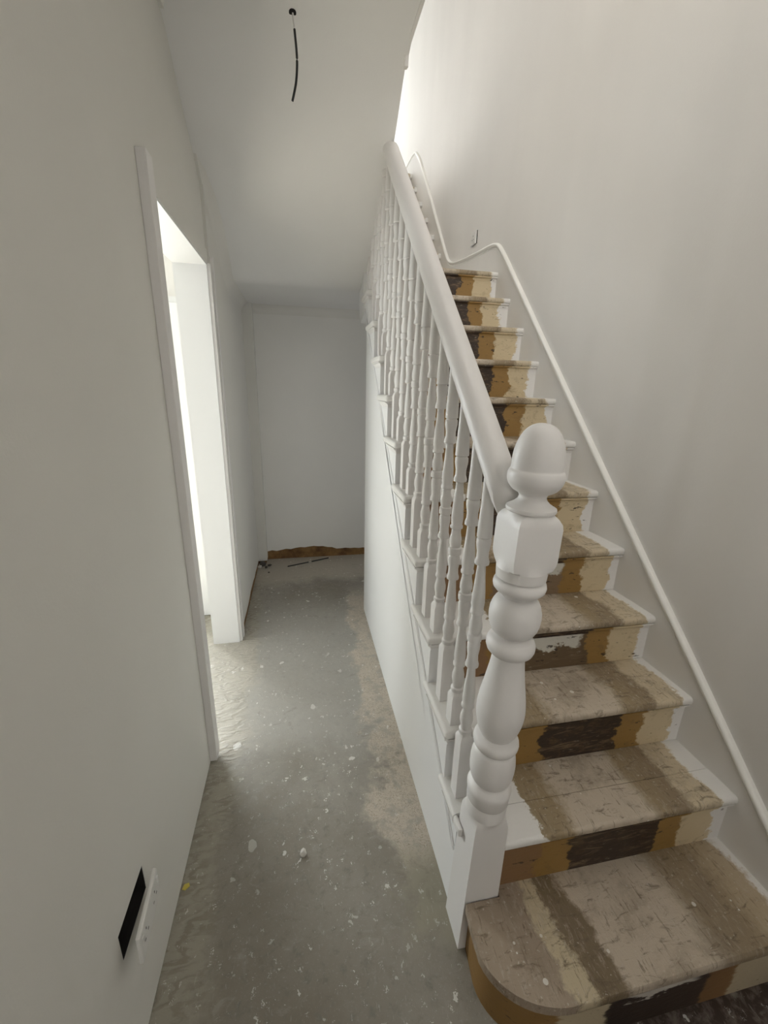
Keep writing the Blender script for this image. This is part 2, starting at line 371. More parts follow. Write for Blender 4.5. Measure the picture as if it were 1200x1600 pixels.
def lathe(rings, seg=28, bm=None):
    """rings: (z, r, squareness) -> squareness 0 round, 1 square of half-width r"""
    bm = bm or bmesh.new(); loops = []
    for z, r, sq in rings:
        lp = []
        for i in range(seg):
            a = 2*PI*(i+0.5)/seg if seg % 8 else 2*PI*i/seg + PI/4
            c, s = math.cos(a), math.sin(a)
            k = r*((1-sq) + sq/max(abs(c), abs(s)))
            lp.append(bm.verts.new((k*c, k*s, z)))
        loops.append(lp)
    for a, b in zip(loops, loops[1:]):
        for i in range(seg): bm.faces.new((a[i], a[(i+1) % seg], b[(i+1) % seg], b[i]))
    bm.faces.new(loops[0][::-1]); bm.faces.new(loops[-1])
    return bm
def smooth_by_angle(o, deg=35):
    me = o.data
    for p in me.polygons: p.use_smooth = True
    bm = bmesh.new(); bm.from_mesh(me)
    for e in bm.edges:
        if len(e.link_faces) == 2 and e.calc_face_angle(0) > math.radians(deg): e.smooth = False
    bm.to_mesh(me); bm.free()
def thing(name, label, cat, loc=(0, 0, 0), group=None):
    o = bpy.data.objects.new(name, None); C.objects.link(o); o.location = loc
    tag(o, label, cat, group); return o
def tag(o, label, cat, group=None):
    o['label'] = label; o['category'] = cat
    if group: o['group'] = group
    return o
def structure(name):
    o = bpy.data.objects.new(name, None); C.objects.link(o); o['kind'] = 'structure'; return o
def sweep(path, prof, bm=None, xoff=0.0):
    """path of (y,z) in a plane of constant x; prof of (dx, dn): dx across x, dn along the path normal"""
    bm = bm or bmesh.new(); loops = []
    for i, (y, z) in enumerate(path):
        a = path[max(0, i-1)]; b = path[min(len(path)-1, i+1)]
        t = Vector((b[0]-a[0], b[1]-a[1])).normalized(); n = Vector((-t.y, t.x))
        loops.append([bm.verts.new((xoff+dx, y+n.x*dn, z+n.y*dn)) for dx, dn in prof])
    m = len(prof)
    for a, b in zip(loops, loops[1:]):
        for i in range(m): bm.faces.new((a[i], a[(i+1) % m], b[(i+1) % m], b[i]))
    bm.faces.new(loops[0]); bm.faces.new(loops[-1][::-1])
    return bm
def catmull(pts, n=6):
    out = []
    P = [pts[0]] + list(pts) + [pts[-1]]
    for i in range(1, len(P)-2):
        for j in range(n):
            t = j/n; r = []
            for d in range(len(pts[0])):
                p0, p1, p2, p3 = P[i-1][d], P[i][d], P[i+1][d], P[i+2][d]
                r.append(0.5*((2*p1)+(-p0+p2)*t+(2*p0-5*p1+4*p2-p3)*t*t+(-p0+3*p1-3*p2+p3)*t**3))
            out.append(tuple(r))
    out.append(tuple(pts[-1])); return out

# ------------------------------------------------------------------ measures
R_ = 0.19; G = 0.205737; Y2 = 0.728695
def YN(k): return 0.488 if k == 1 else Y2 + (k-2)*G      # nosing front of tread k
def LINE(y): return 2*R_ + (y-Y2)*R_/G                    # nosing line
XS = 0.8333; XT = 0.8187; XR = 1.700; XW = 1.712          # string face, return nosing, wall string face, wall plane
YE, YF = 2.675, 3.692
SOF = [(1.9, 2.80), (2.02, 2.765), (2.17, 2.635), (2.36, 2.51), (2.56, 2.385), (2.80, 2.225), (2.92, 2.16), (3.02, 2.15)]
SOFC = catmull(SOF, 5)
def sof_z(y):
    if y <= SOFC[0][0]: return SOFC[0][1]
    for a, b in zip(SOFC, SOFC[1:]):
        if a[0] <= y <= b[0]: return a[1] + (b[1]-a[1])*(y-a[0])/(b[0]-a[0])
    return SOFC[-1][1]
YB = -1.8                                                 # hall front wall
ZU = 5.5                                                  # first-floor ceiling
YR = 7.5                                                  # rear end of the upper landing

# ------------------------------------------------------------------ setting
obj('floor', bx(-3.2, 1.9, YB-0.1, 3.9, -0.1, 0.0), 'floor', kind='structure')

# left wall: near sheet, over-door piece, far piece; opening y 1.565..2.388, z 0..2.104
D0, D1, DZ = 1.560, 2.388, 2.104
wl = structure('wall_left')
def wall_piece(pts, x0, x1, mat, name='wall_panel'): return obj(name, prism_x(pts, x0, x1), mat, wl)
hx, hy0, hy1, hz0, hz1 = -0.002, 0.690, 0.835, 0.318, 0.398     # socket recess
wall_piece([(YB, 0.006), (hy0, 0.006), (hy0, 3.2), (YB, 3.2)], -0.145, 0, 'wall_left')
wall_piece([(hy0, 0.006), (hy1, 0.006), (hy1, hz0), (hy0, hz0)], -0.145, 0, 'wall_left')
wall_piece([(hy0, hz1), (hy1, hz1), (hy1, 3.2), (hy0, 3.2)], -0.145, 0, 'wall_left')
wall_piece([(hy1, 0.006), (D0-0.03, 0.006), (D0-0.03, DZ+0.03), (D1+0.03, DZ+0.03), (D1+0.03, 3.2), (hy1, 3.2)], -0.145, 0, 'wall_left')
random.seed(4)
jag = [(D1+0.03+i*(YF-D1-0.03)/14, 0.048+random.uniform(-0.010, 0.012)) for i in range(15)]
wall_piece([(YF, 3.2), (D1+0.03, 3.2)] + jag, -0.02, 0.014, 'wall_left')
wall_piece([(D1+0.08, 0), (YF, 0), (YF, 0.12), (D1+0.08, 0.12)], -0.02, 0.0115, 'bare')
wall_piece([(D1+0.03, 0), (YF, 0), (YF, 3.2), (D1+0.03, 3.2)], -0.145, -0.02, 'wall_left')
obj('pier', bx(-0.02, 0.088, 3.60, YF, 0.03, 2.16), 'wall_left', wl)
obj('pier_core', bx(-0.02, 0.078, 3.61, YF, 0.0, 0.03), 'bare', wl)
# upper storey part of the left wall
obj('upper_wall', bx(-0.2, -0.1, YB, YR, 3.2, ZU), 'wall', wl)

# far wall: plaster stops short of the floor in a ragged line over bare brown render
wf = structure('wall_far')
random.seed(9)
xs = [0.0+i*1.70/40 for i in range(41)]
top = []
for i, x in enumerate(xs):
    base = 0.085 + 0.028*math.exp(-((x-0.48)/0.22)**2) - (0.0 if x < 0.7 else 0.012)
    top.append((x, base + random.uniform(-0.006, 0.006)))
obj('plaster', prism_y(top + [(1.70, 2.16), (0.0, 2.16)], YF, YF+0.03), 'wall_far', wf)
obj('bare_render', bx(0.0, 1.70, YF+0.012, YF+0.08, 0, 0.2), 'bare', wf)
wu = structure('wall_rear')
wz0, wz1, wx0, wx1 = 4.3, 5.35, 0.0, 1.25
for a in ((-0.2, wx0, 2.2, ZU), (wx1, XW+0.1, 2.2, ZU), (wx0, wx1, 2.2, wz0), (wx0, wx1, wz1, ZU)):
    obj('wall_panel', bx(a[0], a[1], YR, YR+0.1, a[2], a[3]), 'wall', wu)

# right wall
wri = structure('wall_right')
obj('wall_panel', prism_x([(YB, -0.05), (2.9, -0.05), (2.9, 2.0), (3.6, 2.0), (3.6, -0.05), (YR+0.1, -0.05), (YR+0.1, ZU), (YB, ZU)], XW, XW+0.12), 'wall', wri)
d4 = structure('added_doorway')  # unseen doorway added to let in the far-end fill light
for a in ((2.88, 2.92, 0, 2.02), (3.58, 3.62, 0, 2.02), (2.92, 3.58, 1.98, 2.02)):
    obj('door_lining', bx(XW-0.004, XW+0.124, a[0], a[1], a[2], a[3]), 'gloss', d4)
# front wall (behind the camera) with the front door opening and an added first-floor window opening
wfr = structure('wall_front')
for a in ((-0.145, 0.30, 0, 3.0), (1.20, XW, 0, 3.0), (0.30, 1.20, 2.3, 3.0), (-0.2, 0.05, 3.0, ZU), (1.55, XW, 3.0, ZU), (0.05, 1.55, 3.0, 3.3), (0.05, 1.55, 4.65, ZU)):
    obj('wall_panel', bx(a[0], a[1], YB-0.1, YB, a[2], a[3]), 'wall', wfr)

# ceiling: flat hall ceiling, raking soffit of the upper flight, flat underside of the half landing
ceil = structure('ceiling')
XC = 0.878
prof = [(YB, 2.80)] + SOFC + [(YF+0.03, 2.15), (YF+0.03, 2.25), (3.0, 2.27), (2.0, 2.98), (YB, 2.98)]
o = obj('soffit', prism_x(prof, -0.145, XC), 'ceiling', ceil); smooth_by_angle(o, 20)
obj('landing_underside', bx(XC, XW-0.001, 2.835, YF+0.03, 2.15, 2.245), 'ceiling', ceil)
obj('hall_ceiling', bx(XC, XW, YB, -0.8, 2.80, 2.98), 'ceiling', ceil)
for a in ((-0.2, XW+0.1, YB-0.1, 0.5), (-0.2, XW+0.1, 2.1, YR+0.1), (-0.2, 0.85, 0.5, 2.1), (1.65, XW+0.1, 0.5, 2.1)):
    obj('upper_ceiling', bx(a[0], a[1], a[2], a[3], ZU, ZU+0.1), 'ceiling', ceil)
# nosing bead on the edge of the first floor above the stair
obj('edge_bead', sweep([(-0.8, 2.815), (1.95, 2.80), (1.985, 2.785), (1.99, 2.75)], [(-0.01, -0.005), (0.003, -0.005), (0.005, 0), (0.003, 0.02), (-0.01, 0.02)], xoff=XC), 'gloss', ceil)

# cove along left wall under soffit, and along far wall
tr = structure('trim_1')
A = catmull([(0.5, 2.78), (1.6, 2.785), (1.95, 2.783), (2.10, 2.765), (2.325, 2.535), (2.642, 2.237), (2.90, 2.10), (3.06, 2.07), (3.6, 2.07)], 5)
bm = bmesh.new(); rows = []
for y, z in A:
    row = []
    zb = min(sof_z(y), sof_z(y)) + 0.01
    dz = max(zb - z, 0.012)
    for j in range(6):
        t = j/5
        row.append(bm.verts.new((0.012 + 0.088*(1-math.cos(t*PI/2)), y, z + dz*math.sin(t*PI/2))))
    row.append(bm.verts.new((-0.01, y, zb+0.02))); row.append(bm.verts.new((-0.01, y, z)))
    rows.append(row)
for a, b in zip(rows, rows[1:]):
    for i in range(8): bm.faces.new((a[i], a[(i+1) % 8], b[(i+1) % 8], b[i]))
bm.faces.new(rows[0]); bm.faces.new(rows[-1][::-1])
o = obj('cove_moulding', bm, 'wall_left', tr); smooth_by_angle(o, 30)
cv = [(YF+0.01, 2.088)] + [(YF - 0.06*(1-math.cos(t*PI/10)), 2.088 + 0.062*math.sin(t*PI/10)) for t in range(6)] + [(YF+0.01, 2.16)]
o = obj('cove_moulding', prism_x(cv, 0.0, XW), 'wall_left', tr); smooth_by_angle(o, 30)

# side door opening: lining and architraves
d1 = structure('door_1')
obj('jamb', bx(-0.150, 0.004, D0-0.03, D0, 0, DZ+0.03), 'panel', d1)
obj('jamb', bx(-0.150, 0.004, D1, D1+0.03, 0, DZ+0.03), 'panel', d1)
obj('door_head', bx(-0.150, 0.004, D0, D1, DZ, DZ+0.03), 'panel', d1)
obj('architrave', bev_box(0.0, 0.029, 1.4945, D0-0.008, 0.012, 2.178, 0.002), 'gloss', d1)
obj('architrave', bx(0.0, 0.020, D1+0.008, D1+0.045, 0.002, DZ+0.008), 'gloss', d1)
obj('architrave', bx(0.0, 0.026, D1+0.050, D1+0.076, 0.002, DZ+0.05), 'gloss', d1)
obj('architrave', bx(0.0, 0.006, D0-0.008, D1+0.076, DZ+0.008, 2.178), 'wall_left', d1)

# side room seen through the door
wr = structure('wall_side_room')
obj('wall_panel', bx(-0.44, -0.145, 2.80, 2.9, 0, 3.0), 'wall', wr)
obj('wall_panel', bx(-3.2, -0.44, 2.80, 2.9, 2.4, 3.0), 'plaster', wr)
obj('wall_panel', bx(-0.145, -0.02, 3.75, 5.5, 0, 3.0), 'plaster', wr)
for a in ((-3.2, -2.95, 0, 3), (-0.55, -0.02, 0, 3), (-2.95, -0.55, 0, 0.4), (-2.95, -0.55, 2.3, 3)):
    obj('wall_panel', bx(a[0], a[1], 5.5, 5.6, a[2], a[3]), 'plaster', wr)
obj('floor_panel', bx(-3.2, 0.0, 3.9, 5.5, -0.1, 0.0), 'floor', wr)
obj('wall_panel', bx(-3.2, -0.145, -0.7, -0.6, 0, 3.0), 'plaster', wr)
for a in ((-0.7, 0.95, 0, 3), (2.55, 5.6, 0, 3), (0.95, 2.55, 0, 0.5), (0.95, 2.55, 2.35, 3)):
    obj('wall_panel', bx(-3.3, -3.2, a[0], a[1], a[2], a[3]), 'plaster', wr)
obj('ceiling_panel', bx(-3.3, -0.145, -0.7, 5.6, 2.7, 2.8), 'ceiling', wr)
d2 = structure('door_2')
obj('door_leaf', bev_box(-0.43, -0.20, 2.745, 2.785, 0.006, 1.985, 0.002), 'panel', d2)
obj('door_lining', bx(-0.44, -0.16, 2.77, 2.80, 0.0, 2.02), 'panel', d2)

def window(name, plane, u0, u1, z0, z1, axis):
    wn = structure(name); t = 0.05
    for a in ((u0, u1, z0, z0+t), (u0, u1, z1-t, z1), (u0, u0+t, z0+t, z1-t), (u1-t, u1, z0+t, z1-t), ((u0+u1)/2-t/2, (u0+u1)/2+t/2, z0+t, z1-t)):
        bm = bx(plane, plane+0.06, a[0], a[1], a[2], a[3]) if axis == 'x' else bx(a[0], a[1], plane, plane+0.06, a[2], a[3])
        obj('window_frame', bm, 'gloss', wn)
window('window_1', -3.28, 0.95, 2.55, 0.5, 2.35, 'x')
window('window_4', 5.52, -2.95, -0.55, 0.4, 2.3, 'y')
sky = structure('added_skylight')  # unseen skylight frame added around the overhead fill lamp
for a in ((0.85, 1.65, 0.5, 0.55), (0.85, 1.65, 2.05, 2.1), (0.85, 0.90, 0.55, 2.05), (1.60, 1.65, 0.55, 2.05)):
    obj('window_frame', bx(a[0], a[1], a[2], a[3], ZU, ZU+0.06), 'gloss', sky)
obj('opaque_lid', bx(0.85, 1.65, 0.5, 2.1, ZU+0.06, ZU+0.08), 'plate', sky)  # opaque lid added to keep the sun out; the lamp sits below
window('window_2', YR+0.02, wx0, wx1, wz0, wz1, 'y')
window('added_window', YB-0.08, 0.05, 1.55, 3.3, 4.65, 'y')  # unseen window added for the upstairs fill, sill set low to reach downstairs
d3 = structure('door_3')
for a in ((0.30, 0.42, 0, 2.3), (1.08, 1.20, 0, 2.3), (0.42, 1.08, 0, 1.0), (0.42, 1.08, 2.15, 2.3)):
    obj('door_rail', bx(a[0], a[1], YB-0.07, YB-0.02, a[2], a[3]), 'gloss', d3)

# ------------------------------------------------------------------ staircase
st = thing('staircase', 'worn straight wooden staircase with stripped brown, cream and white painted treads', 'staircase')
def rounded_tread(x0, x1, y0, y1, z0, z1, left=True):
    bm = bx(x0, x1, y0, y1, z0, z1)
    sel = []
    for e in bm.edges:
        a, b = e.verts[0].co, e.verts[1].co
        front = abs(a.y-y0) < 1e-6 and abs(b.y-y0) < 1e-6
        lf = left and abs(a.x-x0) < 1e-6 and abs(b.x-x0) < 1e-6
        horiz = abs(a.z-b.z) < 1e-6
        if horiz and (front or lf): sel.append(e)
        elif front and lf: sel.append(e)
    bmesh.ops.bevel(bm, geom=sel, offset=0.012, segments=4, profile=0.5, affect='EDGES', clamp_overlap=True)
    return bm
TT = 0.03
for k in range(2, 13):
    y0 = YN(k); z1 = k*R_; y1 = YN(k+1)+0.035 if k < 12 else 2.86
    xl = 0.931 if k == 2 else XT                       # tread 2 is notched round the newel
    if k <= 4:
        ys = y0 + 0.135 + 0.01*(k % 2) if k > 2 else 0.834
        o = obj('tread', rounded_tread(xl, XR, y0, ys-0.001, z1-TT, z1, k > 2), 'tread', st); smooth_by_angle(o, 40)
        bm = bx(XT+0.001, XR, ys+0.001, y1, z1-TT, z1-0.0012)
        sel = [e for e in bm.edges if abs(e.verts[0].co.x-XT-0.001) < 1e-6 and abs(e.verts[1].co.x-XT-0.001) < 1e-6 and abs(e.verts[0].co.z-e.verts[1].co.z) < 1e-6]
        bmesh.ops.bevel(bm, geom=sel, offset=0.012, segments=4, profile=0.5, affect='EDGES')
        if k == 2: obj('return_nosing', bev_box(XT+0.001, 0.834, 0.788, 0.834, z1-TT, z1-0.001, 0.006), 'tread', o)
        b2 = obj('back_board', bm, 'tread', o); smooth_by_angle(b2, 40)
    else:
        o = obj('tread', rounded_tread(XT, XR, y0, y1, z1-TT, z1), 'tread', st); smooth_by_angle(o, 40)
    # scotia under the nosing, front and return
    q = [(0, 0), (0.018, 0), (0.018, -0.005)] + [(0.016-0.013*math.sin(a*PI/10), -0.005-0.019*(1-math.cos(a*PI/10))) for a in range(1, 6)] + [(0, -0.026)]
    fr = [(y0+0.022-a, z1-TT+b) for a, b in q]
    sc_ = prism_x(fr, max(XS-0.0005, xl), XR)
    lf = [(XS+0.0005-a*0.7, z1-TT+b) for a, b in q]
    prism_y(lf, y0+0.008 if k > 2 else 0.834, y1-0.034, sc_)
    obj('scotia', sc_, 'riser', o)
    mt = {4: 'riser_patch', 5: 'riser_patch_b'}.get(k, 'riser')
    obj('riser', bx(max(XS+0.001, xl), XR, y0+0.02, y0+0.036, z1-R_, z1-TT), mt, st)
# bottom step with bull-nosed end
def bull(off, y_back):
    pts = [(XR, y_back), (XR, YN(1)+off)]
    x_l, r = 0.822+off, 0.17
    yc = YN(1)+off+r*0.85; xc = x_l+r*1.15
    for i in range(13):
        a = PI/2*i/12
        pts.append((xc - r*1.15*math.sin(a), yc - r*0.85*math.cos(a)))
    pts += [(x_l+0.008, 0.722), (0.93, 0.722), (0.93, y_back)]
    return pts
bm = prism_z(bull(0.0, YN(2)+0.05), R_-0.03, R_)
sel = [e for e in bm.edges if abs(e.verts[0].co.z-e.verts[1].co.z) < 1e-6 and max(e.verts[0].co.y, e.verts[1].co.y) < 0.7]
bmesh.ops.bevel(bm, geom=sel, offset=0.010, segments=3, profile=0.5, affect='EDGES')
o = obj('tread', bm, 'tread_first', st); smooth_by_angle(o, 40)
o = obj('riser', prism_z(bull(0.014, YN(2)), 0.0, R_-0.03), 'riser_first', st); smooth_by_angle(o, 40)

# cut string with stepped top edge (outer face), flush with riser ends
def saw(k0, k1):
    up = []
    for k in range(k0, k1+1):
        up += [(YN(k)+0.0195, (k-1)*R_-TT if k > k0 else (k-1)*R_-TT), (YN(k)+0.0195, k*R_-TT)]
    return up
RK = R_/G
def rake(y, off=0.0): return LINE(y) - R_ - 0.020 + off   # through the inner corners of the steps
pts = [(0.831, 0.10)] + [(0.831, 2*R_-TT)]
for k in range(3, 13): pts += [(YN(k)+0.0195, (k-1)*R_-TT), (YN(k)+0.0195, k*R_-TT)]
pts += [(3.00, 12*R_-TT), (3.00, 2.14), (2.985, 2.0), (2.93, 1.955), (YE+0.03, rake(YE)+0.04), (YE, rake(YE)-0.02), (0.86, 0.10)]
obj('outer_string', prism_x(pts, XS, XS+0.03), 'panel', st)
obj('spandrel_panel', prism_x([(0.830, 0.0), (YE, 0.0), (YE, rake(YE)-0.03), (0.86, rake(0.86)-0.03), (0.830, rake(0.830))], XS+0.001, XS+0.029), 'panel', st)
bead = [(-0.0055, 0.0), (-0.0045, 0.0035), (0.002, 0.0045), (0.002, -0.0045), (-0.0045, -0.0035)]
for off in (-0.018, -0.034):
    bp = [(y, rake(y)+off) for y in (0.835, 1.4, 2.0, YE-0.01)]
    obj('bead', sweep(bp, bead, xoff=XS), 'panel', st)
# end of the cupboard below the stair
obj('cupboard_end', bx(XS+0.03, XR, YE-0.03, YE, 0, 2.0), 'panel', st)
# landing boards and string fascia
obj('landing_floor', bx(-0.1, XW, 2.86, 3.80, 2.251, 2.28), 'wall', kind='structure')

# wall string below the capping
CAP = catmull([(0.40, 0.145), (0.668, 0.396), (0.95, 0.665), (1.273, 0.967), (2.0, 1.66), (2.60, 2.235), (2.76, 2.385), (2.84, 2.444), (2.93, 2.468), (3.1, 2.482), (3.45, 2.515), (3.66, 2.545), (3.78, 2.585), (3.88, 2.665), (4.1, 2.905), (4.777, 3.655), (5.0, 3.86), (5.12, 3.93), (5.3, 3.95), (5.6, 3.955), (6.6, 3.955)], 5)
def low(y):
    return -0.02 if y < 0.5 else (max(LINE(y)-0.32, 0.0) if y < 2.9 else (2.2 if y < 3.8 else max(2.2, 2.28+(y-4.1)*0.912)))
bm = bmesh.new(); rows = []
for y, z in CAP:
    rows.append([bm.verts.new((x, y, zz)) for x, zz in ((XR, min(low(y), z-0.02)), (XW+0.005, min(low(y), z-0.02)), (XW+0.005, z), (XR, z))])
for a, b in zip(rows, rows[1:]):
    for i in range(4): bm.faces.new((a[i], a[(i+1) % 4], b[(i+1) % 4], b[i]))
bm.faces.new(rows[0]); bm.faces.new(rows[-1][::-1])
t2 = structure('trim_2')
obj('wall_string', bm, 'wall', t2)
capp = [(0.014, -0.011)] + [(0.004 - 0.014*math.sin(a*PI/8), -0.011*math.cos(a*PI/8)) for a in range(0, 9)] + [(0.014, 0.011)]
o = obj('string_capping', sweep(CAP, capp, xoff=XR), 'cap', t2); smooth_by_angle(o, 50)
capp2 = [(0.014, -0.004)] + [(0.006 - 0.008*math.sin(a*PI/6), -0.004*math.cos(a*PI/6)) for a in range(0, 7)] + [(0.014, 0.004)]
o = obj('capping_bead', sweep([(y, z-0.020) for y, z in CAP], capp2, xoff=XR), 'cap', t2); smooth_by_angle(o, 50)

# rear flight from the half landing
us = thing('rear_staircase', 'short upper flight of white edged steps rising beyond the half landing', 'staircase')
RU, GU = 0.2145, 0.235
for i in range(7):
    y0 = 3.80 + GU*i; z1 = 2.28 + RU*(i+1)
    y1 = y0+GU+0.045 if i < 6 else y0+0.12
    o = obj('tread', rounded_tread(0.88, XR, y0-0.02, y1, z1-0.044, z1, False), 'tread', us); smooth_by_angle(o, 40)
    obj('riser', bx(0.88, XR, y0+0.032, y0+0.048, z1-RU, z1-0.044), 'riser', us)
obj('landing_floor', bx(-0.1, XW, 3.80+GU*6+0.11, YR, 3.70, 2.28+RU*7-0.001), 'wall', kind='structure')

# ------------------------------------------------------------------ newel post
nw = thing('newel_post', 'white painted turned newel post with acorn finial at the stair foot', 'newel post', (0.873, 0.775, 0))
nw.rotation_euler = (0, math.radians(1.35), 0)
hb = 0.047
rg = [(0.0, hb+0.005, 1), (0.425, hb, 1), (0.445, hb, 0.93), (0.458, 0.0485, 0.6), (0.466, 0.0520, 0.15), (0.470, 0.0530, 0)]
o = obj('base_block', lathe(rg, 32), 'gloss', nw); smooth_by_angle(o, 30)
def arc(z0, z1, r0, rmax, n=7):
    out = []
    for i in range(n+1):
        t = i/n; out.append((z0+(z1-z0)*(0.5-0.5*math.cos(t*PI)), r0+(rmax-r0)*math.sin(t*PI), 0))
    return out
sh = [(0.470, 0.0530, 0), (0.505, 0.0535, 0), (0.508, 0.0520, 0), (0.511, 0.0545, 0), (0.535, 0.0550, 0), (0.540, 0.0565, 0), (0.552, 0.0575, 0), (0.560, 0.054, 0), (0.565, 0.048, 0), (0.572, 0.043, 0)]
sh += arc(0.574, 0.680, 0.043, 0.0575, 9)
sh += arc(0.682, 0.716, 0.046, 0.0575, 6)
sh += [(0.720, 0.040, 0)]
sh += [(z, r, 0) for z, r in catmull([(0.722, 0.041), (0.745, 0.0515), (0.787, 0.0590), (0.83, 0.0560), (0.88, 0.0475), (0.925, 0.0405), (0.956, 0.0375)], 4)]
sh += arc(0.958, 1.004, 0.040, 0.0570, 7)
sh += [(1.008, 0.036, 0)]
sh += arc(1.010, 1.106, 0.034, 0.0590, 10)
sh += [(1.110, 0.038, 0), (1.118, 0.042, 0)]
sh += arc(1.120, 1.152, 0.046, 0.0590, 6)
sh += [(1.155, 0.055, 0), (1.178, 0.0565, 0)]
o = obj('turned_shaft', lathe(sh, 32), 'gloss', nw); smooth_by_angle(o, 40)
hk = 0.0505
o = obj('head_block', lathe([(1.178, 0.0565, 0.0), (1.183, 0.054, 0.45), (1.197, 0.0515, 0.85), (1.208, hk, 1), (1.280, hk, 1), (1.290, 0.0500, 0.92), (1.300, 0.0485, 0.6), (1.306, 0.0465, 0.2), (1.308, 0.0460, 0)], 32), 'gloss', nw); smooth_by_angle(o, 30)
fin = [(1.308, 0.046, 0), (1.309, 0.051, 0), (1.313, 0.053, 0), (1.318, 0.052, 0), (1.321, 0.046, 0), (1.326, 0.038, 0), (1.333, 0.031, 0), (1.340, 0.0280, 0), (1.346, 0.030, 0)]
fin += [(z, r, 0) for z, r in catmull([(1.349, 0.034), (1.356, 0.046), (1.370, 0.0560), (1.384, 0.0585), (1.394, 0.0565), (1.399, 0.0535), (1.406, 0.0530), (1.43, 0.0518), (1.452, 0.0470), (1.473, 0.0375), (1.486, 0.0250), (1.492, 0.012), (1.493, 0.001)], 4)]
o = obj('finial', lathe(fin, 32), 'gloss', nw); smooth_by_angle(o, 45)

# ------------------------------------------------------------------ balustrade
bl = thing('balustrade', 'white painted balustrade of turned balusters under a sloping handrail', 'balustrade')
# offsets above the nosing line
prof_off = [(0.070, 0.0160), (0.072, 0.0190), (0.083, 0.0190), (0.087, 0.0150), (0.098, 0.0150), (0.116, 0.0185), (0.130, 0.0180), (0.150, 0.0135), (0.158, 0.0135), (0.161, 0.0180), (0.169, 0.0180), (0.172, 0.0158),
            (0.192, 0.0172), (0.222, 0.0158), (0.26, 0.0128), (0.290, 0.0108), (0.295, 0.0110), (0.297, 0.0182), (0.304, 0.0185), (0.314, 0.0155), (0.330, 0.0145), (0.350, 0.0172), (0.366, 0.0175), (0.374, 0.0150),
            (0.377, 0.0190), (0.388, 0.0197), (0.397, 0.0190), (0.400, 0.0150), (0.412, 0.0175), (0.426, 0.0175), (0.445, 0.0138), (0.456, 0.0135), (0.459, 0.0182), (0.466, 0.0182), (0.470, 0.0160),
            (0.490, 0.0176), (0.52, 0.0162), (0.56, 0.0128), (0.590, 0.0108), (0.595, 0.0110), (0.598, 0.0184), (0.605, 0.0186), (0.616, 0.0152), (0.630, 0.0148), (0.652, 0.0184), (0.664, 0.0182), (0.668, 0.0150),
            (0.671, 0.0190), (0.70, 0.0182), (0.75, 0.0155), (0.835, 0.0140)]
def baluster_mesh(dy):
    z0 = dy*RK
    rings = [(0, 0.0205, 1), (z0+0.050, 0.0205, 1), (z0+0.060, 0.0195, 0.6), (z0+0.066, 0.0180, 0.1)] + [(z0+o, r, 0) for o, r in prof_off]
    return lathe(rings, 16)
DYF, DYR = 0.046, 0.149
meshes = {}
def put_baluster(k, dy):
    y = YN(k)+dy; z = k*R_
    clip = sof_z(y-0.03) < LINE(y)+0.86
    if not clip and dy in meshes:
        o = bpy.data.objects.new('baluster', meshes[dy]); C.objects.link(o); o.parent = bl
    else:
        bm = baluster_mesh(dy)
        if clip:
            s = (sof_z(y+0.02)-sof_z(y-0.02))/0.04
            n = Vector((0, -s, 1)).normalized()
            bmesh.ops.bisect_plane(bm, geom=bm.verts[:]+bm.edges[:]+bm.faces[:], plane_co=(0, 0, sof_z(y)-z+0.004), plane_no=n, clear_outer=True)
        o = obj('baluster', bm, 'gloss', bl); smooth_by_angle(o, 40)
        if not clip: meshes[dy] = o.data
    o.location = (0.863, y, z)
put_baluster(2, DYR+0.02)
for k in range(3, 12):
    put_baluster(k, DYF); put_baluster(k, DYR)
half = [(0.0, 0.800), (0.018, 0.803), (0.026, 0.822), (0.034, 0.842), (0.0365, 0.860), (0.033, 0.880), (0.022, 0.896), (0.008, 0.903)]
pr = [(-a, b) for a, b in half[1:]][::-1] + [half[0]] + half[1:]
bm = bmesh.new(); loops = []
for y, k, xc in ((0.806, 0.45, 0.902), (0.822, 0.72, 0.893), (0.842, 0.95, 0.880), (0.87, 1.0, 0.877), (1.3, 1.0, 0.874), (1.8, 1.0, 0.870), (2.5, 1.0, 0.868)):
    loops.append([bm.verts.new((xc+dx*k, y, LINE(y)+(0.852+(dz-0.852)*k)-0.02*(y-0.8)-0.008)) for dx, dz in pr])
n = len(pr)
for a, b in zip(loops, loops[1:]):
    for i in range(n): bm.faces.new((a[i], a[(i+1) % n], b[(i+1) % n], b[i]))
bm.faces.new(loops[0]); bm.faces.new(loops[-1][::-1])
sl = (sof_z(2.25)-sof_z(2.15))/0.1
bmesh.ops.bisect_plane(bm, geom=bm.verts[:]+bm.edges[:]+bm.faces[:], plane_co=(0, 2.2, sof_z(2.2)+0.003), plane_no=Vector((0, -sl, 1)).normalized(), clear_outer=True)
o = obj('handrail', bm, 'gloss', bl); smooth_by_angle(o, 40)

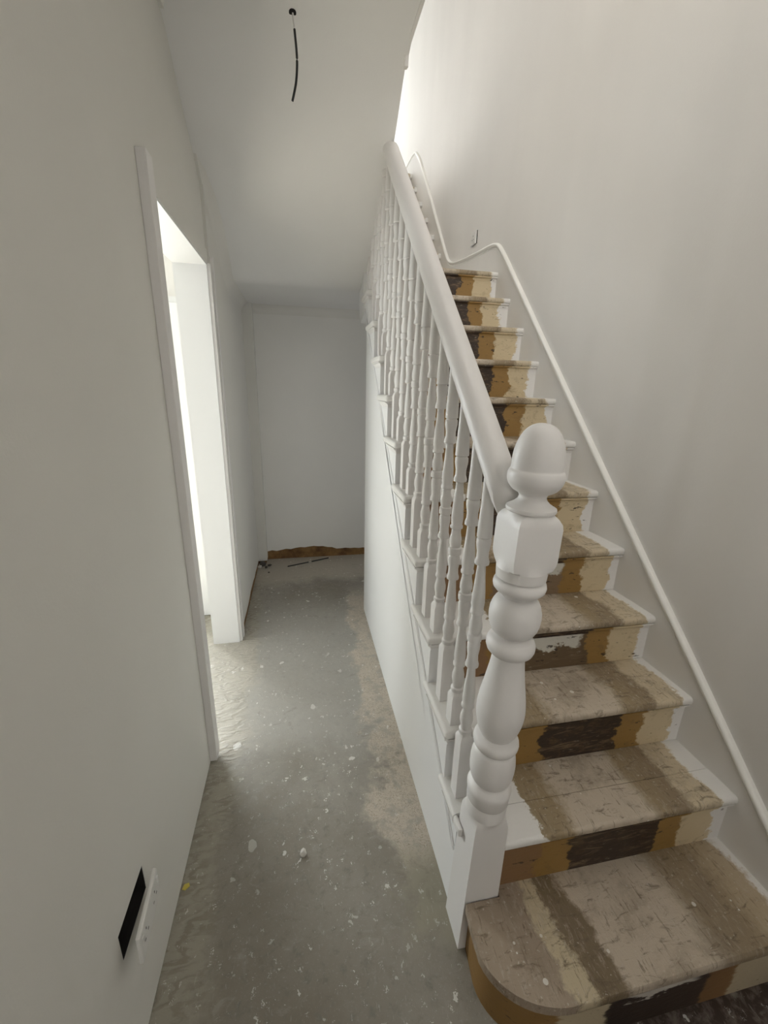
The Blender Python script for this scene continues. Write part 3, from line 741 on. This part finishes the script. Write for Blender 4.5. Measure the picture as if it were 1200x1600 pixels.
# ------------------------------------------------------------------ small things
# double socket hanging off the left wall over its open box
sk = thing('wall_socket', 'white double socket plate standing off an open black box in left wall', 'socket', (0, 0.762, 0.358))
bm = bmesh.new()
for a in ((-0.075, -0.070, hy0-0.762, hy1-0.762, hz0-0.358, hz1-0.358), (-0.07, -0.001, hy0-0.762, hy0-0.759, hz0-0.358, hz1-0.358), (-0.07, -0.001, hy1-0.765, hy1-0.762, hz0-0.358, hz1-0.358),
          (-0.07, -0.001, hy0-0.762, hy1-0.762, hz0-0.358, hz0-0.355), (-0.07, -0.001, hy0-0.762, hy1-0.762, hz1-0.361, hz1-0.358)):
    box(bm, *a)
obj('back_box', bm, 'void', sk)
bm = bev_box(-0.005, 0.005, -0.073, 0.073, -0.043, 0.043, 0.003)
pl = obj('face_plate', bm, 'plate', sk)
pl.location = (0.033, -0.004, -0.012); pl.rotation_euler = (0.02, 0.03, 0.06)
for s in (-1, 1):
    for dy, dz, wy, wz in ((0, 0.012, 0.003, 0.006), (-0.011, -0.008, 0.006, 0.003), (0.011, -0.008, 0.006, 0.003)):
        obj('pin_hole', bx(0.0048, 0.0054, s*0.036+dy-wy/2, s*0.036+dy+wy/2, dz-wz/2, dz+wz/2), 'void', pl)
    obj('rocker_switch', bx(0.004, 0.0075, s*0.060-0.004, s*0.060+0.004, 0.012, 0.026), 'plate', pl)
# single socket on the right wall by the landing
s2 = thing('wall_socket', 'small white square socket plate high on right wall above landing capping', 'socket', (XW, 3.262, 2.606))
obj('face_plate', bev_box(-0.015, -0.006, -0.045, 0.045, -0.043, 0.043, 0.003), 'plate', s2)
obj('back_box', bx(-0.006, 0.0, -0.043, 0.043, -0.041, 0.041), 'void', s2)
for dy, dz, wy, wz in ((0, 0.014, 0.004, 0.008), (-0.012, -0.010, 0.008, 0.004), (0.012, -0.010, 0.008, 0.004)):
    obj('pin_hole', bx(-0.0156, -0.0148, dy-wy/2, dy+wy/2, dz-wz/2, dz+wz/2), 'void', s2)

# hanging cable and the hole it comes out of
cb = thing('hanging_cable', 'short black cable hanging from a small hole in the hall ceiling', 'cable', (0.446, 1.912, 2.80))
bm = bmesh.new()
lathe([(-0.004, 0.013, 0), (0.004, 0.013, 0)], 12, bm)
obj('ceiling_hole', bm, 'void', cb)
path = catmull([(0.000, 0.0, 0.004), (0.003, 0.0, -0.03), (0.006, 0.0, -0.06), (0.010, 0.0, -0.11), (0.010, 0.0, -0.15), (0.004, 0.0, -0.20), (-0.010, 0.0, -0.252)], 5)
def tube(path, r, seg=8):
    bm = bmesh.new(); loops = []
    for i, p in enumerate(path):
        a = Vector(path[max(0, i-1)]); b = Vector(path[min(len(path)-1, i+1)])
        t = (b-a).normalized(); q = t.to_track_quat('Z', 'Y')
        loops.append([bm.verts.new(Vector(p)+q @ Vector((r*math.cos(2*PI*j/seg), r*math.sin(2*PI*j/seg), 0))) for j in range(seg)])
    for a, b in zip(loops, loops[1:]):
        for i in range(seg): bm.faces.new((a[i], a[(i+1) % seg], b[(i+1) % seg], b[i]))
    bm.faces.new(loops[0][::-1]); bm.faces.new(loops[-1]); return bm
o = obj('cable_sheath', tube(path[8:], 0.0042), 'black', cb, True)
o = obj('bare_core', tube(path[:9], 0.0030), 'plate', cb, True)

# lump of plaster, rod, rubble, yellow scrap
def lump(name, label, cat, loc, s, mat, seed, group=None):
    random.seed(seed); bm = bmesh.new()
    bmesh.ops.create_icosphere(bm, subdivisions=2, radius=1.0)
    ph = [random.uniform(0, 6) for _ in range(6)]
    for v in bm.verts:
        d = 1 + 0.16*math.sin(3*v.co.x+ph[0]) + 0.14*math.sin(4*v.co.y+ph[1]) + 0.12*math.sin(3*v.co.z+ph[2]) + random.uniform(-0.07, 0.07)
        v.co = Vector((v.co.x*s[0], v.co.y*s[1], v.co.z*s[2]))*d
    zmin = min(v.co.z for v in bm.verts)
    for v in bm.verts: v.co.z -= zmin
    o = obj(name, bm, mat); o.location = loc
    return tag(o, label, cat, group)
lump('plaster_lump', 'small round pale plaster lump lying mid hall floor', 'debris', (0.385, 1.061, 0), (0.0115, 0.0125, 0.008), 'chip', 3)
lump('rubble_piece', 'largest dark rubble piece in the heap at the pier foot', 'rubble', (0.055, 3.555, 0), (0.030, 0.022, 0.022), 'soot', 5, 'rubble heap at the pier foot')
lump('rubble_piece', 'pale plaster crumb leaning on pier at the heap edge', 'rubble', (0.028, 3.515, 0), (0.018, 0.016, 0.014), 'chip', 6, 'rubble heap at the pier foot')
lump('rubble_piece', 'dark crumb in front of the rubble heap near pier', 'rubble', (0.085, 3.50, 0), (0.014, 0.012, 0.008), 'soot', 7, 'rubble heap at the pier foot')
lump('rubble_piece', 'flat dark shard at right of the rubble heap', 'rubble', (0.11, 3.545, 0), (0.020, 0.014, 0.007), 'soot', 8, 'rubble heap at the pier foot')
lump('rubble_piece', 'tiny lone dark crumb apart from the rubble heap', 'rubble', (0.115, 3.40, 0), (0.008, 0.008, 0.005), 'soot', 10, 'rubble heap at the pier foot')
a, b = Vector((0.27, 3.50, 0.006)), Vector((0.64, 3.645, 0.006))
rod = thing('thin_rod', 'thin dark rod lying on the floor before the far wall', 'rod', (a.x, a.y, 0))
d = b-a
obj('rod_end', tube([(0, 0, 0.006), tuple(d*0.5+Vector((0, 0, 0.006)))], 0.0045), 'black', rod, True)
obj('rod_middle', tube([tuple(d*0.5+Vector((0, 0, 0.006))), tuple(d*0.57+Vector((0, 0, 0.006)))], 0.0040), 'chip', rod, True)
obj('rod_end', tube([tuple(d*0.57+Vector((0, 0, 0.006))), tuple(d+Vector((0, 0, 0.006)))], 0.0050), 'black', rod, True)
o = obj('paper_scrap', prism_z([(0.0, 0.0), (0.010, -0.004), (0.022, 0.006), (0.018, 0.016), (0.004, 0.014)], 0.0, 0.002), 'yellow'); o.location = (0.004, 1.022, 0.001)
tag(o, 'tiny yellow scrap poking out at the left wall base', 'scrap')
